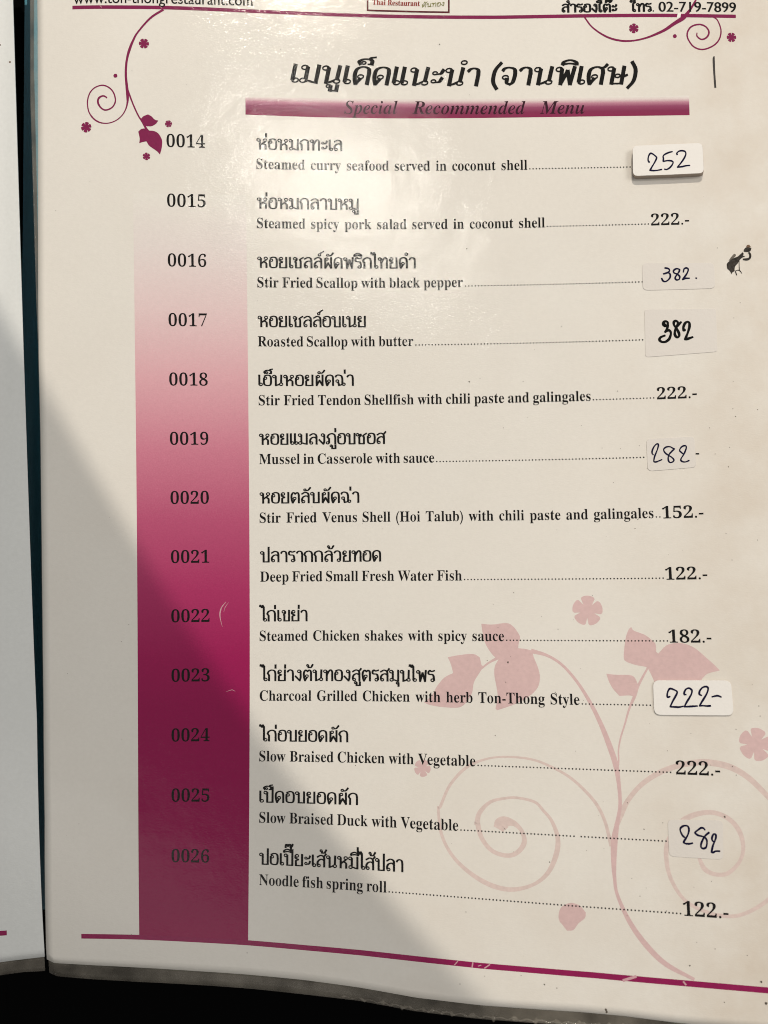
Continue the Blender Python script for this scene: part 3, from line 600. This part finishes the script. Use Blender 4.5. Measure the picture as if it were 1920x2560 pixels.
sw = Sheetwork(); set_thai(sw, 'โทร.', HDR[1][0], HDR[1][1], 2.35, .30, .17)
set_words(sw, ['02-719-7899'], HDR[2][0], HDR[2][1], 3.0, -.022, bounds(type_mesh('1')[0])[3]); sw.build('telephone_number', m_black, page, INK)
# heading
sw = Sheetwork(); set_thai(sw, 'เมนูเด็ดแนะนำ', TITLE[0][0], TITLE[0][1], 5.0, .245, .095, .20); set_thai(sw, '(จานพิเศษ)', TITLE[1][0], TITLE[1][1], 5.0, .245, .095, .20)
sw.build('heading', m_black, page, INK)
sw = Sheetwork()
for t_, (p0, p1) in zip(('Special', 'Recommended', 'Menu'), SUB): set_words(sw, [serif(t_, 0x1D468)], p0, p1, 3.75, .009)
sw.build('subheading', m_sub, page, INK)
# the thirteen dishes
DISH = [('ห่อหมกทะเล', 'Steamed curry seafood served in coconut shell', None), ('ห่อหมกลาบหมู', 'Steamed spicy pork salad served in coconut shell', '222.-'),
 ('หอยเชลล์ผัดพริกไทยดำ', 'Stir Fried Scallop with black pepper', None), ('หอยเชลล์อบเนย', 'Roasted Scallop with butter', None),
 ('เอ็นหอยผัดฉ่า', 'Stir Fried Tendon Shellfish with chili paste and galingales', '222.-'), ('หอยแมลงภู่อบซอส', 'Mussel in Casserole with sauce', None),
 ('หอยตลับผัดฉ่า', 'Stir Fried Venus Shell (Hoi Talub) with chili paste and galingales', '152.-'), ('ปลารากกล้วยทอด', 'Deep Fried Small Fresh Water Fish', '122.-'),
 ('ไก่เขย่า', 'Steamed Chicken shakes with spicy sauce', '182.-'), ('ไก่ย่างต้นทองสูตรสมุนไพร', 'Charcoal Grilled Chicken with herb Ton-Thong Style', None),
 ('ไก่อบยอดผัก', 'Slow Braised Chicken with Vegetable', '222.-'), ('เป็ดอบยอดผัก', 'Slow Braised Duck with Vegetable', None), ('ปอเปี๊ยะเส้นหมี่ไส้ปลา', 'Noodle fish spring roll', '122.-')]
for i, (th, en, pr) in enumerate(DISH):
    dv = 17.*i
    v = V_ROW['num']+dv
    sw = Sheetwork(); set_words(sw, [serif('%04d' % (14+i))], (U_COL['numL'], v), (U_COL['numR'], v), 3.72, .011, DIG); sw.build('dish_number', m_black, page, INK)
    v = V_ROW['thai']+dv
    sw = Sheetwork(); set_thai(sw, th, (TH[i][0]+.1, v), (TH[i][1]-.1, v), 3.0); sw.build('dish_name', m_black, page, INK)
    v = V_ROW['eng']+dv
    sw = Sheetwork(); set_words(sw, [serif(x) for x in en.split()], (EN[i][0], v), (EN[i][1], v), 2.92, .003); sw.build('dish_description', m_black, page, INK)
    sw = Sheetwork(); u = EN[i][1]+.75
    while u < EN[i][2]-.05:
        if not (i == 11 and 162.2 < u < 163.4): sw.disc(u, v-.26, .205, 8)
        u += .945
    sw.build('leader_dots', m_black, page, INK)
    if pr:
        v = V_ROW['pr']+dv
        sw = Sheetwork(); set_words(sw, [serif(pr)], (U_COL['prL'], v), (U_COL['prR'], v), 3.5, .004, DIG); sw.build('price', m_black, page, INK)
    elif i == 5:
        sw = Sheetwork(); sw.ribbon([DASH[0], DASH[1]], .42); sw.build('price', m_black, page, INK)
# wear: pen stroke, a dried blot, scratches through the ink, specks of dirt
m_dirt = laminated('dried_dirt', (.034, .027, .021), .5)
m_grey = laminated('smeared_dirt', (.17, .15, .125), .3)
m_brown = laminated('brown_dirt', (.20, .12, .07), .3)
sw = Sheetwork(); sw.ribbon(smooth(PEN), .2); sw.build('pen_mark', laminated('pencil_grey', (.06, .055, .055), .2), page, INK)
sw = Sheetwork(); sw.poly(round_poly(BL['body'], 4, 70)); sw.poly(round_poly(BL['head'], 4, 70)); sw.ribbon(smooth(BS[0]), .3, (.3, .3))
for s in BS[1:4]: sw.ribbon(smooth(s), .1)
blot = sw.build('dried_blot', m_dirt, page, .060)
sw = Sheetwork(); sw.poly(round_poly(BL['wing'], 4, 70)); sw.build('dried_blot', m_grey, page, .054)
sw = Sheetwork(); sw.poly(round_poly(BL['tip'], 4, 70)); sw.build('dried_blot', m_brown, page, .056)
sw = Sheetwork()
for x, y, x2, y2, w_ in ((170, 66, 190, 46, 5), (268, 72, 272, 48, 7), (335, 74, 366, 54, 6), (300, 66, 318, 60, 4), (1068, 136, 1140, 112, 13), (1378, 142, 1392, 158, 9)):
    # along the rule, in millimetres from its left end
    u = 121.0+x*.0486; u2 = 121.0+x2*.0486
    s_ = .0486
    mid_v = interp(BOTR, u); k = (y2-y)*s_
    sw = Sheetwork(); sw.ribbon([(u, mid_v-k/2*1.1), (u2, mid_v+k/2*1.1)], w_*s_); sw.build('ink_scratch', m_scratch, page, .046)
for s in ([(64.6, 174.0, .10), (63.3, 175.6, .30), (62.8, 177.6, .34), (63.1, 179.6, .16), (63.5, 181.2, .06)], [(65.3, 174.2, .06), (64.3, 175.6, .14), (63.9, 177.0, .05)], [(64.6, 199.7, .06), (66.2, 199.2, .14), (67.2, 199.6, .08)]):
    sw = Sheetwork(); sw.ribbon(smooth(s), .2); sw.build('ink_scratch', m_scratch, page, .046)
sw = Sheetwork(); sw.add([(198.3, 3.2), (199.3, 3.1), (199.0, 4.5), (197.9, 4.6)], [(0, 1, 2, 3)]); sw.build('ink_scratch', m_flake, page, .046)
for u_, v_ in ((30, 3.6), (47, 3.5), (56, 3.4), (71, 4.), (83, 3.8)):
    sw = Sheetwork(); sw.ribbon([(u_, v_-.4), (u_+.9, v_+.5)], .14); sw.build('ink_scratch', m_scratch, page, .046)
sw = Sheetwork()
for u, v, r in SPK: sw.disc(u, v, min(r, .55)*.52, 9, .35)
for _ in range(70):
    a, b = random.uniform(140, 212), random.uniform(90, 275)
    sw.disc(a, b, random.uniform(.05, .13), 7, .4)
for _ in range(45): sw.disc(random.uniform(16, 210), random.uniform(5, 275), random.uniform(.04, .09), 6, .4)
sw.build('dirt_specks', laminated('dirt_specks', (.09, .075, .06), .4), page, .045, kind='stuff')
# ------------------------------------------------------------------ the left page: only its inner edge is in the picture
def left_uv(s, t):
    u = 4.; 
    for _ in range(3):
        vb = interp(sorted(LEFT['bottom']), u) if u > -2.1 else 277.7+(-2.1-u)*.12
        v = V0+t*(vb-V0); ue = interp(LEFT['edge'], v, 1); u = -190+s*(ue+190)
    return u, v
def left_uv_fine(s, t):
    return left_uv(1-(1-s)**2.2, t)
lpage = finish(sheet_grid(left_uv_fine, 50, 120, 0., -.32), 'page', m_paper_left, menu)
lpage['label'] = 'inner edge of the cool white left page'
def left_film(s, t):
    u = -190+(1-(1-s)**2.2)*201.1
    a = (interp(sorted(LEFT['bottom']), u) if u > -2.1 else 277.7+(-2.1-u)*.12)-.6
    b = interp(sorted(LEFT['lam']), u) if u > -2.4 else 281.9+(-2.4-u)*.12
    return u, a+t*(b-a)
finish(sheet_grid(left_film, 40, 3, -.10, -.22), 'laminate_margin', m_film, lpage)
sw = Sheetwork(); r_ = LEFT['rule']
sw.add([r_[0], r_[1], r_[3], r_[2]], [(0, 1, 2, 3)]); sw.build('rule_line', m_crimson, lpage, .03)
sw = Sheetwork()
for u, v in LEFT['specks']: sw.ribbon([(u-.3, v), (u+.3, v+.05)], .4)
sw.build('dirt_specks', m_brown, lpage, .04)
# ------------------------------------------------------------------ price stickers, written by hand
m_stick = mat('white_sticker', (.84, .82, .81), .6, spec=.3)
m_thin = mat('thin_white_sticker', (.725, .69, .665), .5, .2, .3, .2)
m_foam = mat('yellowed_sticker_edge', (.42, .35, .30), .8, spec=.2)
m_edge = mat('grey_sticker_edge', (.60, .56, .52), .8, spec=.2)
m_pen_blue = mat('blue_black_pen', (.007, .007, .034), .7, spec=.08)
m_pen_black = mat('black_marker', (.004, .005, .005), .7, spec=.08)
for m_ in (m_stick, m_thin):
    b_ = m_.node_tree.nodes['Principled BSDF']
    tc_ = N(m_, 'ShaderNodeTexCoord'); nn = N(m_, 'ShaderNodeTexNoise', Scale=1100., Detail=3.); lk(m_, tc_.outputs['Object'], nn.inputs['Vector'])
    bp = N(m_, 'ShaderNodeBump', Strength=.22, Distance=.0002); lk(m_, nn.outputs[0], bp.inputs['Height']); lk(m_, bp.outputs[0], b_.inputs['Normal'])
def rounded(c, r):
    out = []
    for i in range(4):
        a, b, d = Vector(c[i-1]), Vector(c[i]), Vector(c[(i+1) % 4])
        p = b+(a-b).normalized()*r; q = b+(d-b).normalized()*r
        for k in range(7):
            t = k/6; out.append(tuple((1-t)**2*p+2*t*(1-t)*b+t*t*q))
    return out
def sticker(key, label, m_top, m_side, m_pen):
    d = SK[key]; th = d['thick']
    root = tag(empty('price_sticker'), label, 'sticker', 'handwritten price stickers covering old prices')
    cu = sum(c[0] for c in d['corners'])/4; cv = sum(c[1] for c in d['corners'])/4
    root.location = sheet(cu, cv, .06); bpy.context.view_layer.update()
    out = rounded(d['corners'], d['radius'])
    bm = bmesh.new()
    ring = []
    for a, b in zip(out, out[1:]+out[:1]):
        n_ = max(1, int(math.hypot(b[0]-a[0], b[1]-a[1])/2.5))
        ring += [(a[0]+(b[0]-a[0])*k/n_, a[1]+(b[1]-a[1])*k/n_) for k in range(n_)]
    vs = [bm.verts.new((p[0], p[1], 0)) for p in ring]
    f = bm.faces.new(vs)
    for ax in (0, 1):
        lo_, hi_ = min(p[ax] for p in ring), max(p[ax] for p in ring); k = math.floor(lo_/2.5)+1
        while k*2.5 < hi_:
            co = [0, 0, 0]; co[ax] = k*2.5; no = [0, 0, 0]; no[ax] = 1
            bmesh.ops.bisect_plane(bm, geom=bm.verts[:]+bm.edges[:]+bm.faces[:], plane_co=co, plane_no=no); k += 1
    for v in bm.verts: v.co = sheet(v.co.x, v.co.y, th)-root.location
    for f in bm.faces:
        f.normal_update(); f.smooth = True
        if f.normal.z < 0: f.normal_flip()
    # rounded shoulder, then the wall down to the film
    prof = ((.0, 0.), (.035, -.02), (.05, -.06), (.05, -(th-.02))) if th < 1 else ((0., 0.), (.06, -.03), (.10, -.10), (.10, -.55), (.06, -.60), (.12, -.64), (.12, -1.2), (.07, -1.25), (.13, -1.3), (.12, -(th-.02)))
    lean = .36 if th > 1 else 0.   # the pile of old stickers under the top one has slid a little
    rows = []
    for w_, dz in prof:
        row = []
        for p in ring:
            dd = Vector((p[0]-cu, p[1]-cv)); dd.normalize()
            row.append(bm.verts.new(sheet(p[0]+dd.x*w_-dz*lean, p[1]+dd.y*w_, th+dz-.0004)-root.location))
        rows.append(row)
    for k in range(len(rows)-1):
        for i in range(len(ring)):
            j = (i+1) % len(ring)
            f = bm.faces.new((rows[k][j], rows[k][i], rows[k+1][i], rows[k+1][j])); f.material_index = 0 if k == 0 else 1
            f.smooth = False
    lab = finish(bm, 'label', [m_top, m_side], root, smooth=False)
    sw = Sheetwork()
    for pp in [run for s in d['strokes'] for run in spline_parts(s, 6)]:
        # the pen slows at both ends and leaves a rounder, slightly uneven line
        n_ = len(pp); wob = random.random()*6
        pts = [(p[0], p[1], d['pen']*(1+.13*math.sin(wob+k*.35))*(.82 if k in (0, n_-1) else 1.)) for k, p in enumerate(pp)]
        sw.ribbon(pts, .3, (.8, .8))
    h = sw.build('handwriting', m_pen, root, th+.03)
    h.data.transform(Matrix.Translation(-root.location))
    return root
sticker('S1', 'thick white raised sticker with handwritten 252 beside dish 0014', m_stick, m_foam, m_pen_blue)
sticker('S2', 'thin pale sticker with small handwritten 382 and a dot, beside dish 0016', m_thin, m_edge, m_pen_blue)
sticker('S3', 'thin pale sticker with bold black 382 in marker, beside dish 0017', m_thin, m_edge, m_pen_black)
sticker('S4', 'small pale sticker with handwritten 282 beside dish 0019', m_thin, m_edge, m_pen_blue)
sticker('S5', 'bright white rounded sticker with handwritten 222 and a dash, over the pink leaf', m_stick, m_edge, m_pen_blue)
sticker('S6', 'thin pale sticker with tilted handwritten 282 over the pink curl near the bottom', m_thin, m_edge, m_pen_blue)
